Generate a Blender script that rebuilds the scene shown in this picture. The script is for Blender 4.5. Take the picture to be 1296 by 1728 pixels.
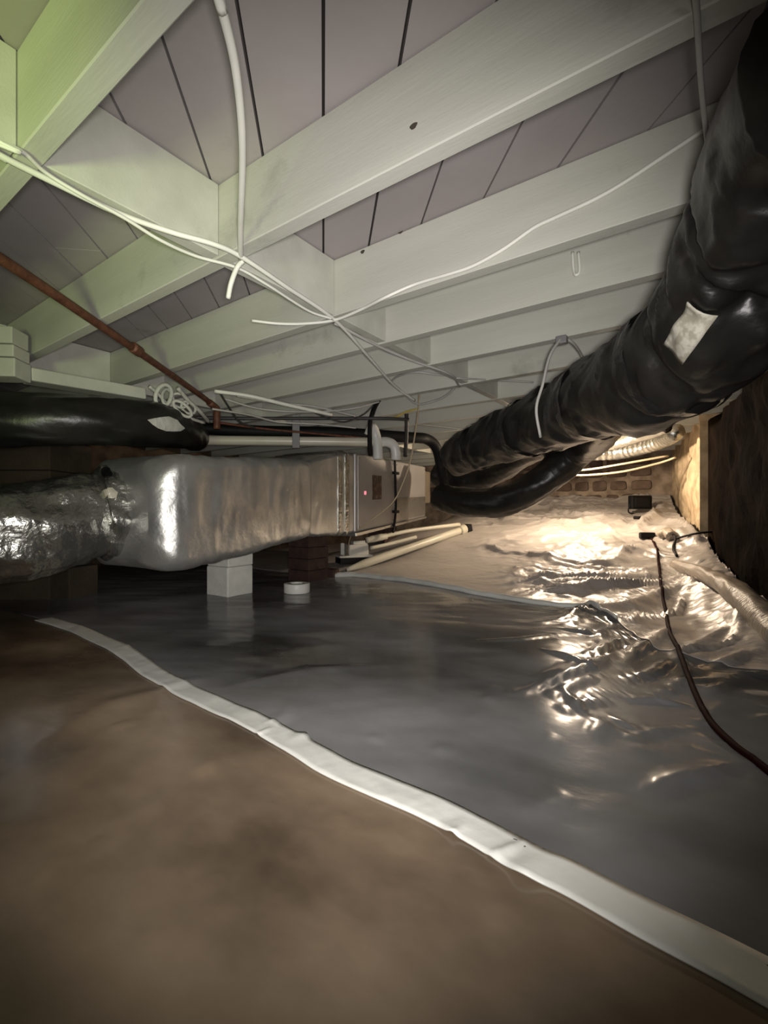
import bpy, bmesh, math, random
import numpy as np
from mathutils import Vector, Matrix
from mathutils.bvhtree import BVHTree
random.seed(7)
for o in list(bpy.data.objects): bpy.data.objects.remove(o, do_unlink=True)
sc = bpy.context.scene
COL = sc.collection

# ------------------------------------------------------------------ camera
YAW = math.radians(35.4); CA, SA = math.cos(YAW), math.sin(YAW)
FPX, CX, CY, EYE = 790.0, 648.0, 864.0, 0.52      # focal length in px of a 1296x1728 frame
cam_d = bpy.data.cameras.new('camera'); cam = bpy.data.objects.new('camera', cam_d); COL.objects.link(cam)
cam.location = (0, 0, EYE); cam.rotation_euler = (math.pi/2, math.radians(0.0), YAW)
cam_d.sensor_fit = 'HORIZONTAL'; cam_d.sensor_width = 36; cam_d.lens = 36*FPX/1296; cam_d.clip_start = 0.01
sc.camera = cam
# ------------------------------------------------------------------ world and colour
w = bpy.data.worlds.new('world'); sc.world = w; w.use_nodes = True
w.node_tree.nodes['Background'].inputs[0].default_value = (0.9, 0.95, 1, 1)
w.node_tree.nodes['Background'].inputs[1].default_value = 0.0
vs = sc.view_settings; vs.view_transform = 'Standard'; vs.look = 'None'; vs.gamma = 1; vs.use_curve_mapping = False
vs.exposure = 0.0
def cam_pt(X, d, z): return Vector((CA*X - SA*d, SA*X + CA*d, z))
def lamp(name, kind, loc, power, col, size=.05, aim=None, **k):
    l = bpy.data.lights.new(name, kind); l.energy = power; l.color = col
    if kind != 'AREA': l.shadow_soft_size = size
    else: l.size = size
    for a, b in k.items(): setattr(l, a, b)
    o = bpy.data.objects.new(name, l); COL.objects.link(o); o.location = loc
    if aim is not None: o.rotation_euler = (Vector(aim)-Vector(loc)).to_track_quat('-Z', 'Y').to_euler()
    return o
# unseen added lamps: weak shaping light behind the camera, green tint light further left
lamp('shaping_light_behind', 'SPOT', cam_pt(-.10, -1.05, .47), 5, (1, .95, .88), .10, cam_pt(-.15, 1.5, .80), spot_size=math.radians(140), spot_blend=1.0)
lamp('phone_torch', 'SPOT', cam_pt(.02, -.03, .52), 140, (1, .955, .93), .04, cam_pt(-.09, 1.5, .575), spot_size=math.radians(106), spot_blend=1.0)
lamp('green_tint_light', 'SPOT', cam_pt(-.56, -.25, .60), 62, (.78, 1, .36), .10, Vector((-1.15, .02, 1.22)), spot_size=math.radians(72), spot_blend=1.0)

# ------------------------------------------------------------------ helpers
def P(px, py, d): return cam_pt((px-CX)/FPX*d, d, EYE-(py-CY)/FPX*d)
def proj(v):
    X = CA*v[0]+SA*v[1]; d = -SA*v[0]+CA*v[1]
    return CX+FPX*X/d, CY-FPX*(v[2]-EYE)/d
def PZ(px, py, z): return P(px, py, (z-EYE)*FPX/(CY-py))
def PY(px, py, yh):
    a = (px-CX)/FPX
    return P(px, py, yh/(SA*a+CA))
def sstep(a, b, x):
    t = np.clip((np.asarray(x, float)-a)/(b-a), 0, 1); return t*t*(3-2*t)
_rng = np.random.RandomState(3); _T = _rng.rand(256, 256)
def vnoise(x, y):
    x = np.asarray(x, float); y = np.asarray(y, float)
    xi = np.floor(x).astype(int); yi = np.floor(y).astype(int); fx = x-xi; fy = y-yi
    fx = fx*fx*fx*(fx*(fx*6-15)+10); fy = fy*fy*fy*(fy*(fy*6-15)+10)
    g = lambda i, j: _T[i & 255, j & 255]
    return (g(xi, yi)*(1-fx)+g(xi+1, yi)*fx)*(1-fy)+(g(xi, yi+1)*(1-fx)+g(xi+1, yi+1)*fx)*fy-.5
def ridged(x, y): return 1-np.abs(vnoise(x, y))*2*1.6
def fbm(x, y, n=3):
    s = 0; a = 1
    for i in range(n): s = s+a*vnoise(x*2**i+17*i, y*2**i-9*i); a *= .5
    return s

def wallx(y): return np.interp(y, [-2.4, 2.2, 4.05, 4.1, 6.05], [1.18, .24, -.07, -.12, -.42])
def ramp(x, y):
    z = np.interp(y, [2.7, 3.0, 3.5, 4.0, 4.6, 5.3, 6.05, 9], [0, .01, .09, .25, .37, .49, .68, .70])
    z = z*sstep(-4.0, -2.4, x)
    return z + .13*sstep(-.30, -.02, x-wallx(y))*sstep(1.8, 2.6, y)*(1-.35*sstep(3.2, 4.1, y))*(1-sstep(4.2, 5.2, y))
QX, QY = -.02, 3.55       # gathered corner of the sheet
FOLDS = []
def height(x, y):
    x = np.asarray(x, float); y = np.asarray(y, float)
    z = ramp(x, y)
    z = z + .016*fbm(x*1.7+3, y*1.7, 2)
    # long soft drag wrinkles of loosely laid film
    u = x*.83+y*.55; v = -x*.55+y*.83
    z = z + .0035*fbm(u*3.0+5*vnoise(u*1.1, v*1.1), v*9, 2)
    # crumpled zone towards the back right
    xb = np.interp(y, [1.0, 1.14, 1.72, 2.69, 4.07, 6], [-.15, -.23, -.46, -.96, -2.04, -2.9])
    wgt = sstep(-.12, .35, x-xb)*(.16+.84*sstep(1.4, 2.6, y))*sstep(.75, 1.3, y)
    dx, dy = x-QX, y-QY; rr = np.hypot(dx, dy)+1e-4; th = np.arctan2(dy, -dx)
    th = th+.22*fbm(x*2.2, y*2.2+40, 2); rw = rr+.15*fbm(x*3+70, y*3, 2)
    cr = .034*np.clip(ridged(th*3.6+9, rw*.9), 0, 1)**5 + .026*np.clip(ridged(th*7.0+31, rw*1.3), 0, 1)**4 + .009*np.clip(ridged(th*12+3, rw*1.6), 0, 1)**3
    cr = cr*np.clip(rr/.5, .15, 1.25) + .010*np.clip(ridged(x*7+3, y*11+5), 0, 1)**3 + .004*fbm(x*22, y*22+5, 2)
    cu = CA*x+SA*y; cv = -SA*x+CA*y; cw = .12*fbm(x*2.5+9, y*2.5, 2)
    z = z + sstep(-.3, .5, x-xb)*sstep(2.7, 3.3, y)*(.016*np.clip(ridged(cu*1.6+3*cw, (cv+cw)*7), 0, 1)**4 + .010*np.clip(ridged(cu*3.1+4, (cv+cw)*15+7), 0, 1)**3 + .004*fbm(cu*9, cv*24, 2))
    z = z + wgt*cr
    for (pts, hgt, wid) in FOLDS:
        best = np.full(x.shape, 1e9); tt = np.zeros(x.shape); tot = len(pts)-1
        for i in range(tot):
            ax, ay = pts[i]; bx, by = pts[i+1]; dx, dy = bx-ax, by-ay
            t = np.clip(((x-ax)*dx+(y-ay)*dy)/(dx*dx+dy*dy), 0, 1)
            dd = np.hypot(x-ax-t*dx, y-ay-t*dy); m = dd < best
            best = np.where(m, dd, best); tt = np.where(m, (i+t)/tot, tt)
        prof = np.sin(np.pi*np.clip(tt*.86+.07, 0, 1))
        z = z + hgt*prof*np.exp(-(best/(wid*(.4+.6*prof)))**2)
    return z
def hz(x, y): return float(height(np.array([x]), np.array([y]))[0])
def F(px, py, up=0.0):
    """point of the ground seen at that pixel"""
    a = (px-CX)/FPX; b = (py-CY)/FPX
    d = np.linspace(.5, 7, 1400); X = a*d
    x = CA*X-SA*d; y = SA*X+CA*d; z = EYE-b*d
    g = ramp(x, y)
    i = int(np.argmax(z <= g)) if np.any(z <= g) else len(d)-1
    return Vector((x[i], y[i], hz(x[i], y[i])+up))
def floor_xy(pix): return [tuple(F(*p)[:2]) for p in pix]
_f = [([(1142,1058),(1085,1098),(1040,1128)],.022,.026), ([(1062,1098),(985,1132),(868,1176)],.02,.02),
      ([(918,1100),(960,1112),(1005,1132)],.014,.02), ([(1052,1184),(1105,1182),(1160,1190)],.011,.012),
      ([(1050,1150),(1100,1140),(1142,1112)],.016,.016), ([(1192,1130),(1240,1118),(1282,1098)],.02,.02),
      ([(1085,1345),(1150,1312),(1255,1288)],.011,.018), ([(938,1062),(985,1070),(1042,1068)],.016,.02),
      ([(982,1110),(1020,1098),(1062,1080)],.018,.018), ([(1150,1108),(1195,1082),(1240,1050)],.02,.025),
      ([(1000,1246),(1015,1232),(1022,1218)],.009,.012), ([(1038,1214),(1052,1222),(1068,1230)],.008,.010),
      ([(1270,1216),(1300,1214),(1330,1214)],.009,.012), ([(320,1312),(345,1296),(358,1275)],.006,.018),
      ([(800,1085),(880,1082),(960,1070)],.008,.012), ([(780,1430),(830,1500),(850,1570)],.006,.02),
      ([(925,1178),(962,1160),(1010,1140)],.013,.014), ([(945,1205),(985,1188),(1030,1182)],.011,.012), ([(900,1150),(940,1136),(975,1118)],.012,.014), ([(955,1168),(968,1185),(985,1210)],.008,.010), ([(1060,1250),(1110,1232),(1165,1225)],.009,.012), ([(1180,1180),(1225,1160),(1265,1150)],.012,.014),
      ([(380,1165),(520,1128),(660,1120)],.006,.03), ([(60,1260),(180,1195),(330,1150)],.007,.04)]
_rf = random.Random(4)
for _k in range(26):
    _x = _rf.uniform(40, 900); _y = _rf.uniform(1180, 1660); _l = _rf.uniform(18, 70)
    if _k % 4 == 0: _a = _rf.uniform(-1.2, -.9)
    else: _a = _rf.uniform(-.75, -.35)
    _f.append(([(_x, _y), (_x+_l*.5, _y+_l*.5*math.tan(_a)*.8), (_x+_l, _y+_l*math.tan(_a))], _rf.uniform(.003, .006), _rf.uniform(.006, .014)))
_f = [(floor_xy(p), a, b) for p, a, b in _f]; FOLDS.extend(_f)

MATS = {}
def mat(name, col, rough=.6, metal=0.0, col2=None, scale=6, bump=0.0, bscale=40, spec=.5, stretch=(1,1,1), emit=None, detail=4, coat=0.0, trans=0.0, coords='Object', lo=.35, hi=.65, bdist=.01, stain=0):
    if name in MATS: return MATS[name]
    m = bpy.data.materials.new(name); m.use_nodes = True; nt = m.node_tree; N = nt.nodes; L = nt.links
    b = N['Principled BSDF']; b.inputs['Base Color'].default_value = (*col, 1); b.inputs['Roughness'].default_value = rough
    b.inputs['Metallic'].default_value = metal; b.inputs['Specular IOR Level'].default_value = spec
    b.inputs['Coat Weight'].default_value = coat; b.inputs['Coat Roughness'].default_value = .18
    tc = N.new('ShaderNodeTexCoord'); mp = N.new('ShaderNodeMapping'); mp.inputs['Scale'].default_value = stretch
    L.new(tc.outputs[coords], mp.inputs[0])
    if col2:
        n = N.new('ShaderNodeTexNoise'); n.inputs['Scale'].default_value = scale; n.inputs['Detail'].default_value = detail
        r = N.new('ShaderNodeValToRGB'); r.color_ramp.elements[0].color = (*col, 1); r.color_ramp.elements[1].color = (*col2, 1)
        r.color_ramp.elements[0].position = lo; r.color_ramp.elements[1].position = hi
        L.new(mp.outputs[0], n.inputs['Vector']); L.new(n.outputs[0], r.inputs[0]); L.new(r.outputs[0], b.inputs['Base Color'])
    if stain:
        n3 = N.new('ShaderNodeTexNoise'); n3.inputs['Scale'].default_value = 2.3; n3.inputs['Detail'].default_value = 8; n3.inputs['Roughness'].default_value = .7
        r3 = N.new('ShaderNodeValToRGB'); r3.color_ramp.elements[0].position = .60; r3.color_ramp.elements[1].position = .80
        r3.color_ramp.elements[0].color = (1,1,1,1); r3.color_ramp.elements[1].color = (1-stain,1-stain,1-stain*1.1,1)
        mx = N.new('ShaderNodeMix'); mx.data_type = 'RGBA'; mx.blend_type = 'MULTIPLY'; mx.inputs[0].default_value = 1
        L.new(tc.outputs[coords], n3.inputs['Vector']); L.new(n3.outputs[0], r3.inputs[0]); L.new(r.outputs[0], mx.inputs[6]); L.new(r3.outputs[0], mx.inputs[7]); L.new(mx.outputs[2], b.inputs['Base Color'])
    if bump:
        n2 = N.new('ShaderNodeTexNoise'); n2.inputs['Scale'].default_value = bscale; n2.inputs['Detail'].default_value = 5
        bp = N.new('ShaderNodeBump'); bp.inputs['Strength'].default_value = bump; bp.inputs['Distance'].default_value = bdist
        L.new(mp.outputs[0], n2.inputs['Vector']); L.new(n2.outputs[0], bp.inputs['Height']); L.new(bp.outputs[0], b.inputs['Normal'])
    if emit:
        b.inputs['Emission Color'].default_value = (*emit[0], 1); b.inputs['Emission Strength'].default_value = emit[1]
    MATS[name] = m; return m
M_JOIST = mat('whitewashed_joist', (.41,.41,.355), .62, 0, (.48,.48,.42), 3, .08, 60, .3, (.35,3,3), stain=.5)
M_PLANK = mat('whitewashed_subfloor', (.295,.268,.262), .7, 0, (.355,.325,.318), 2.2, .08, 40, .3, stain=.5)
M_GAP = mat('dark_gap', (.02,.017,.015), .9)
M_SHEET1 = mat('brown_film', (.054,.037,.024), .26, 0, (.29,.215,.145), 2.0, .30, 3, .45, (1,1.5,1), detail=8, lo=.30, hi=.70, bdist=.02)
M_SHEET2 = mat('grey_film', (.046,.045,.040), .17, 0, (.30,.30,.30), .8, .20, 3.5, .14, (1,1.5,1), detail=6, lo=.34, hi=.66, bdist=.015)
M_TAPE = mat('white_seam_tape', (.60,.60,.55), .45, 0, (.68,.68,.63), 5, .15, 22, .5)
M_TAPE2 = mat('grey_seam_tape', (.50,.50,.46), .5, 0, (.60,.60,.56), 7, .2, 22)
M_FOIL = mat('silver_foil_wrap', (.38,.38,.36), .40, .75, (.52,.52,.49), 7, .28, 30, .5, detail=6)
M_FOIL2 = mat('crinkled_foil', (.42,.42,.39), .26, .95, (.55,.55,.5), 12, .9, 26, .5, detail=5)
M_BLACK = mat('black_duct_film', (.008,.008,.007), .36, 0, (.015,.014,.012), 8, .35, 16, .4, detail=4)
M_BLACK_T = mat('black_tape', (.012,.012,.012), .22, 0, None, 8, .4, 40, .6)
M_RUBBER = mat('black_rubber', (.006,.006,.006), .6, spec=.2)
M_DARK = mat('dark_grey_line', (.022,.021,.02), .55, 0, (.04,.038,.036), 12)
M_STEEL = mat('grey_sheet_steel', (.30,.285,.27), .40, .35, (.36,.345,.33), 3, .1, 12, .5)
M_STEEL_B = mat('bright_galvanised', (.55,.54,.50), .24, .9, (.62,.6,.56), 14, .15, 30)
M_GOLD = mat('golden_end_panel', (.42,.36,.26), .38, .7, (.5,.43,.32), 10, .3, 30)  # golden metal tone with random variation
M_STRAP = mat('grey_strap', (.20,.20,.20), .5, .2)
M_LABEL = mat('brown_rating_label', (.05,.026,.016), .5, 0, (.22,.15,.10), 26, lo=.5, hi=.68)
M_LABEL2 = mat('cream_printed_label', (.30,.28,.22), .6, 0, (.46,.44,.37), 55, lo=.42, hi=.55)
M_LED = mat('red_indicator', (.6,.05,.08), .3, emit=((1,.25,.3), 1.2))
M_PVC = mat('cream_pvc', (.50,.47,.36), .35, 0, (.58,.55,.44), 5)
M_PVCW = mat('white_pvc', (.55,.55,.51), .35, 0, (.62,.62,.58), 7)
M_CABLE = mat('white_cable_jacket', (.62,.62,.55), .5, 0, (.70,.70,.63), 9)
M_CABLEG = mat('grey_cable', (.34,.33,.30), .55, 0, (.42,.41,.38), 9)
M_CABLEY = mat('tan_cable', (.42,.34,.22), .5)
M_YELLOW = mat('yellow_cable', (.45,.36,.10), .5)
M_RUST = mat('rusty_pipe', (.085,.030,.016), .6, .25, (.14,.055,.03), 30, .3, 90)
M_CORD = mat('dark_red_cord', (.022,.005,.004), .75, spec=.05)
M_BLOCK = mat('white_masonry_block', (.60,.60,.54), .8, 0, (.68,.68,.61), 12, .35, 120)
M_BRICK = mat('red_brick', (.028,.014,.010), .85, 0, (.055,.028,.02), 14, .4, 80)
M_PIER = mat('brown_pier', (.040,.029,.016), .9, 0, (.062,.045,.026), 6, .4, 50)
M_SHADE_WALL = mat('shade_toned_wall', (.003,.0022,.0016), .95, 0, (.013,.008,.005), 5, .6, 24, .02)  # shade of the right-hand walls put into a near-black colour
M_STONE = mat('brown_stone', (.06,.038,.025), .85, 0, (.14,.095,.065), 7, .6, 40)
M_MORTAR = mat('pale_mortar', (.15,.11,.075), .9, 0, (.30,.235,.17), 9, .5, 50)
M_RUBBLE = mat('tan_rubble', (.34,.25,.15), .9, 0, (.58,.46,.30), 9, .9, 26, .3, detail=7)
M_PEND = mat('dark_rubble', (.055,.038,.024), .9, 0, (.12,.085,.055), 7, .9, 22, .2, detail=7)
M_CREAM = mat('cream_corner_board', (.66,.52,.30), .6, 0, (.74,.61,.38), 8, .2, 40, stretch=(3,3,.5))
M_DIRT = mat('dirt', (.05,.035,.025), .95)
M_PUMP = mat('ivory_pump_plastic', (.56,.55,.49), .4)
M_BULB = mat('bulb_glass', (1,.8,.5), .3, emit=((1,.79,.58), 1950))
M_ROLL = mat('tan_rolled_film', (.40,.33,.25), .35, 0, (.52,.44,.35), 6, .5, 24, .5, (1,6,1))
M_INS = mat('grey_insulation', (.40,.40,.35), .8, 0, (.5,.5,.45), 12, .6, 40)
M_KNOT = mat('dark_knot', (.05,.04,.03), .8)

def link(name, me, m, parent=None):
    o = bpy.data.objects.new(name, me); COL.objects.link(o)
    if m is not None and len(me.materials) == 0: me.materials.append(m)
    if parent: o.parent = parent
    return o
def tag(o, label, cat, group=None, kind=None):
    o['label'] = label
    if cat: o['category'] = cat
    if group: o['group'] = group
    if kind: o['kind'] = kind
    return o
def thing(name, loc, label, cat, group=None):
    o = bpy.data.objects.new(name, None); COL.objects.link(o); o.empty_display_size = .05
    o.location = loc; tag(o, label, cat, group); return o
def setp(o, parent):
    """parent a world-space mesh under an Empty placed at its base"""
    o.parent = parent
    o.matrix_parent_inverse = Matrix.Translation(parent.location).inverted()
    return o
def sub(o, part):
    o.parent = part; o.matrix_parent_inverse = Matrix(); return o
def mesh(name, v, f, m, parent=None, smooth=True):
    me = bpy.data.meshes.new(name); me.from_pydata([tuple(a) for a in v], [], f); me.update()
    if smooth: me.polygons.foreach_set('use_smooth', [True]*len(me.polygons))
    o = link(name, me, m)
    if parent: setp(o, parent)
    return o
def hexa(name, c, m, parent=None, bevel=.004, seg=2):
    """box from 8 corners: bottom ring of four, then top ring of four"""
    bm = bmesh.new(); vv = [bm.verts.new(a) for a in c]
    for f in ((3,2,1,0),(4,5,6,7),(0,1,5,4),(1,2,6,5),(2,3,7,6),(3,0,4,7)): bm.faces.new([vv[i] for i in f])
    bmesh.ops.recalc_face_normals(bm, faces=bm.faces)
    if bevel: bmesh.ops.bevel(bm, geom=list(bm.edges), offset=bevel, segments=seg, affect='EDGES', profile=.5)
    me = bpy.data.meshes.new(name); bm.to_mesh(me); bm.free()
    o = link(name, me, m)
    if parent: setp(o, parent)
    return o
def box(name, x0, x1, y0, y1, z0, z1, m, parent=None, bevel=.004, seg=1):
    return hexa(name, [(x0,y0,z0),(x1,y0,z0),(x1,y1,z0),(x0,y1,z0),(x0,y0,z1),(x1,y0,z1),(x1,y1,z1),(x0,y1,z1)], m, parent, bevel, seg)
def obox(name, c, ux, sx, sy, sz, m, parent=None, bevel=.004, seg=2, up=Vector((0,0,1))):
    """box centred at c, length sx along ux, sy across, sz along up"""
    ux = Vector(ux).normalized(); uz = (Vector(up)-ux*ux.dot(Vector(up))).normalized(); uy = uz.cross(ux); c = Vector(c)
    C = [c+ux*a*sx/2+uy*b*sy/2+uz*e*sz/2 for e in (-1,1) for a,b in ((-1,-1),(1,-1),(1,1),(-1,1))]
    return hexa(name, C, m, parent, bevel, seg)
def spline(pts, n):
    pts = [Vector(p) for p in pts]
    if len(pts) == 2: return [pts[0].lerp(pts[1], i/(n-1)) for i in range(n)]
    q = [pts[0]*2-pts[1]]+pts+[pts[-1]*2-pts[-2]]; out = []; s = len(pts)-1
    for k in range(n):
        u = k/(n-1)*s; i = min(int(u), s-1); t = u-i; a,b,c,d = q[i:i+4]
        out.append(.5*((2*b)+(c-a)*t+(2*a-5*b+4*c-d)*t*t+(3*b-a-3*c+d)*t**3))
    return out
def sweep(name, pts, r, m, parent=None, n=None, seg=8, fn=None, caps=True, flat=1.0):
    n = n or max(2, 8*(len(pts)-1)); c = spline(pts, n)
    T = [(c[min(i+1,n-1)]-c[max(i-1,0)]).normalized() for i in range(n)]
    up = Vector((0,0,1)); up = Vector((1,0,0)) if abs(T[0].dot(up)) > .95 else up
    u = (up-T[0]*up.dot(T[0])).normalized(); V = []; S = 0
    for i in range(n):
        u = (u-T[i]*u.dot(T[i])).normalized(); vv = T[i].cross(u)
        if i: S += (c[i]-c[i-1]).length
        rr = r(i/(n-1)) if callable(r) else r
        for k in range(seg):
            a = 2*math.pi*k/seg; q = rr*(fn(S, a, i/(n-1)) if fn else 1)
            V.append(c[i]+u*math.cos(a)*q*flat+vv*math.sin(a)*q)
    Fc = [(i*seg+k, i*seg+(k+1)%seg, (i+1)*seg+(k+1)%seg, (i+1)*seg+k) for i in range(n-1) for k in range(seg)]
    if caps: Fc += [tuple(range(seg-1,-1,-1)), tuple((n-1)*seg+k for k in range(seg))]
    return mesh(name, V, Fc, m, parent)
def lathe(name, prof, base, m, parent=None, seg=32, axis=Vector((0,0,1))):
    axis = Vector(axis).normalized(); a = Vector((1,0,0)) if abs(axis.x) < .9 else Vector((0,1,0))
    u = (a-axis*a.dot(axis)).normalized(); v = axis.cross(u); V = []; n = len(prof)
    for r, h in prof:
        for k in range(seg):
            t = 2*math.pi*k/seg; V.append(Vector(base)+axis*h+u*(r*math.cos(t))+v*(r*math.sin(t)))
    Fc = [(i*seg+k, i*seg+(k+1)%seg, (i+1)*seg+(k+1)%seg, (i+1)*seg+k) for i in range(n-1) for k in range(seg)]
    Fc += [tuple(range(seg-1,-1,-1)), tuple((n-1)*seg+k for k in range(seg))]
    o = mesh(name, V, Fc, m, parent); return o
def ahead(pts, L):
    """carry a run on past its first point"""
    a, b = Vector(pts[0]), Vector(pts[1]); d = a-b; d.z = 0; return [a+d.normalized()*L]+list(pts)
def cable(name, pts, r, m, label, cat='cable', group=None, n=None, seg=8, flat=1.0):
    return tag(sweep(name, pts, r, m, None, n, seg, None, True, flat), label, cat, group)

# ------------------------------------------------------------------ setting
X0, X1, Y0, Y1 = -5.0, 1.35, -2.4, 6.05
ZJ, ZS = 1.18, 1.37                 # underside of joists, underside of subfloor
fl = box('floor', X0, X1, Y0, Y1, -.20, -.05, M_DIRT, None, 0)
fl['kind'] = 'structure'; fl['label'] = 'bare dirt floor of the crawlspace beneath the plastic sheeting'
# ceiling = subfloor backing > planks, joists, blocking
ceil = box('ceiling', X0, X1, Y0, Y1, ZS+.024, ZS+.06, M_GAP, None, 0)
ceil['kind'] = 'structure'; ceil['label'] = 'whitewashed floor framing overhead with diagonal plank subfloor'
D = Vector((-.679, .734)); Nn = Vector((.734, .679)); PW = .1435
def clip(poly, ax, val, keep_less):
    out = []
    for i in range(len(poly)):
        a, b = poly[i], poly[(i+1)%len(poly)]
        ina = (a[ax] <= val) == keep_less; inb = (b[ax] <= val) == keep_less
        if ina: out.append(a)
        if ina != inb:
            t = (val-a[ax])/(b[ax]-a[ax]); out.append((a[0]+(b[0]-a[0])*t, a[1]+(b[1]-a[1])*t))
    return out
rp = random.Random(5)
for k in range(-40, 40):
    cuts = [-9]; s = -9+rp.uniform(.4, 3)
    while s < 9: cuts.append(s); s += rp.choice([2.4, 3.0, 3.6])
    cuts.append(9)
    g = .0018+.0016*rp.random()
    for a, b in zip(cuts[:-1], cuts[1:]):
        o0 = k*PW+g; o1 = (k+1)*PW-g; pl = []
        for (t, o) in ((a+.001,o0),(b-.001,o0),(b-.001,o1),(a+.001,o1)): pl.append((D.x*t+Nn.x*o, D.y*t+Nn.y*o))
        for ax, v, kl in ((0,X0+.01,False),(0,X1-.01,True),(1,Y0+.01,False),(1,Y1-.01,True)):
            if pl: pl = clip(pl, ax, v, kl)
        if len(pl) < 3: continue
        ar = sum(pl[i][0]*pl[(i+1)%len(pl)][1]-pl[(i+1)%len(pl)][0]*pl[i][1] for i in range(len(pl)))/2
        if abs(ar) < .004: continue
        if ar < 0: pl = pl[::-1]
        n = len(pl); dz = rp.uniform(0, .002)
        V = [(p[0],p[1],ZS+dz) for p in pl]+[(p[0],p[1],ZS+.023) for p in pl]
        Fc = [tuple(range(n-1,-1,-1)), tuple(range(n,2*n))]+[(i,(i+1)%n,n+(i+1)%n,n+i) for i in range(n)]
        o = mesh('plank', V, Fc, M_PLANK, None, False); o.parent = ceil
JF = [-1.27, -.87, -.47, -.06, .352, .782, 1.228, 1.532, 1.872, 2.25, 2.65, 3.05, 3.45, 3.85, 4.25, 4.65, 5.05, 5.45, 5.85]   # far edge of each joist
JW = .041
joists = []
for y in JF:
    o = box('joist', X0+.01, X1-.01, y-JW, y, ZJ, ZS-.001, M_JOIST, None, .0025); o.parent = ceil; joists.append(o)
for bx_ in (-1.045, -2.63):
    for i in range(len(JF)-1):
        if JF[i] > 4.3: continue
        jit = rp.uniform(-.006, .006)
        o = box('blocking', bx_-.04+jit, bx_+jit, JF[i]+.001, JF[i+1]-JW-.001, ZJ+.002+rp.uniform(0,.004), ZS-.002, M_JOIST, None, .002); o.parent = ceil
# knots and nail holes on the joist faces
def knot(px, py, jy, r):
    p = PY(px, py, jy-JW-.0005)
    V = [p+Vector((0,.004,0))]+[p+Vector((r*1.4*math.cos(a)*(1+.2*math.sin(3*a)), -.0005, r*math.sin(a))) for a in [i*math.pi/6 for i in range(12)]]
    o = mesh('knot', V, [(0, 1+(i+1)%12, 1+i) for i in range(12)]+[tuple(range(1,13))], M_KNOT, None, False); o.parent = joists[JF.index(jy)]
for a in ((698,213,.782,.006),(676,390,1.228,.008),(612,425,1.228,.006),(944,265,1.228,.006),(766,272,1.228,.003)): knot(*a)

# walls
def rough_wall(name, a, b, z0, z1, amp, m, step=.06, thick=.25, seed=0):
    """rough-faced wall from a to b (xy); visible side to the left of a->b"""
    a = Vector((*a,0)); b = Vector((*b,0)); L = (b-a).length; t = (b-a)/L; nn = Vector((-t.y, t.x, 0))
    nu = max(2, int(L/step)); nv = max(2, int((z1-z0)/step)); V = []; Fc = []
    for j in range(nv+1):
        for i in range(nu+1):
            p = a+t*L*i/nu; z = z0+(z1-z0)*j/nv
            e = 0 if i in (0, nu) else amp*float(fbm(np.array([i*step*4+seed]), np.array([j*step*4+seed*3]), 3)[0])
            V.append((p.x+nn.x*e, p.y+nn.y*e, z))
    for j in range(nv):
        for i in range(nu): q = j*(nu+1)+i; Fc.append((q, q+nu+1, q+nu+2, q+1))
    k = len(V)
    for z in (z0, z1):
        for p in (a, b): V.append((p.x-nn.x*thick, p.y-nn.y*thick, z))
    o = nu; q = nv*(nu+1)
    Fc += [(k, k+2, k+3, k+1), tuple([k+2]+list(range(q, q+nu+1))+[k+3])[::-1], tuple([k]+list(range(0, nu+1))+[k+1]),
           tuple([k]+[j*(nu+1) for j in range(nv+1)]+[k+2])[::-1], tuple([k+1]+[j*(nu+1)+nu for j in range(nv+1)]+[k+3])]
    me = bpy.data.meshes.new(name); me.from_pydata(V, [], Fc); me.update()
    bm = bmesh.new(); bm.from_mesh(me); bmesh.ops.recalc_face_normals(bm, faces=bm.faces); bm.to_mesh(me); bm.free()
    o = link(name, me, m); o['kind'] = 'structure'; return o
PC = (-.10, 4.10); PF = (-.40, 6.05)
wr = rough_wall('wall_right', (.26, 2.2), (-.05, 4.06), -.05, ZS-.21, .05, M_SHADE_WALL, .05, .25, 3); wr['label'] = 'foundation wall at the right, shade put into its dark colour'
wp = rough_wall('wall_right_near', (1.2, Y0), (.26, 2.2), -.05, ZS-.21, .04, M_SHADE_WALL, .08, .25, 9); wp['label'] = 'foundation wall beside the camera, toned dark for shade'
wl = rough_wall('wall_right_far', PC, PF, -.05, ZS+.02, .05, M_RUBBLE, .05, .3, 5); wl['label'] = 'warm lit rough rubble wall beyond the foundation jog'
wb = box('wall_back', X0, .2, Y1, Y1+.2, -.05, ZS+.02, M_MORTAR, None, 0); wb['kind'] = 'structure'; wb['label'] = 'low stone wall with pale mortar at the far end'
wa = box('wall_left', X0-.2, X0, Y0, Y1, -.05, ZS+.02, M_PEND, None, 0); wa['kind'] = 'structure'; wa['label'] = 'dark foundation wall at the far left'
wf = box('wall_front', X0, X1, Y0-.2, Y0, -.05, ZS+.02, M_PEND, None, 0); wf['kind'] = 'structure'; wf['label'] = 'dark foundation wall behind the camera'
rs = random.Random(11)
zc = .60
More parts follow.
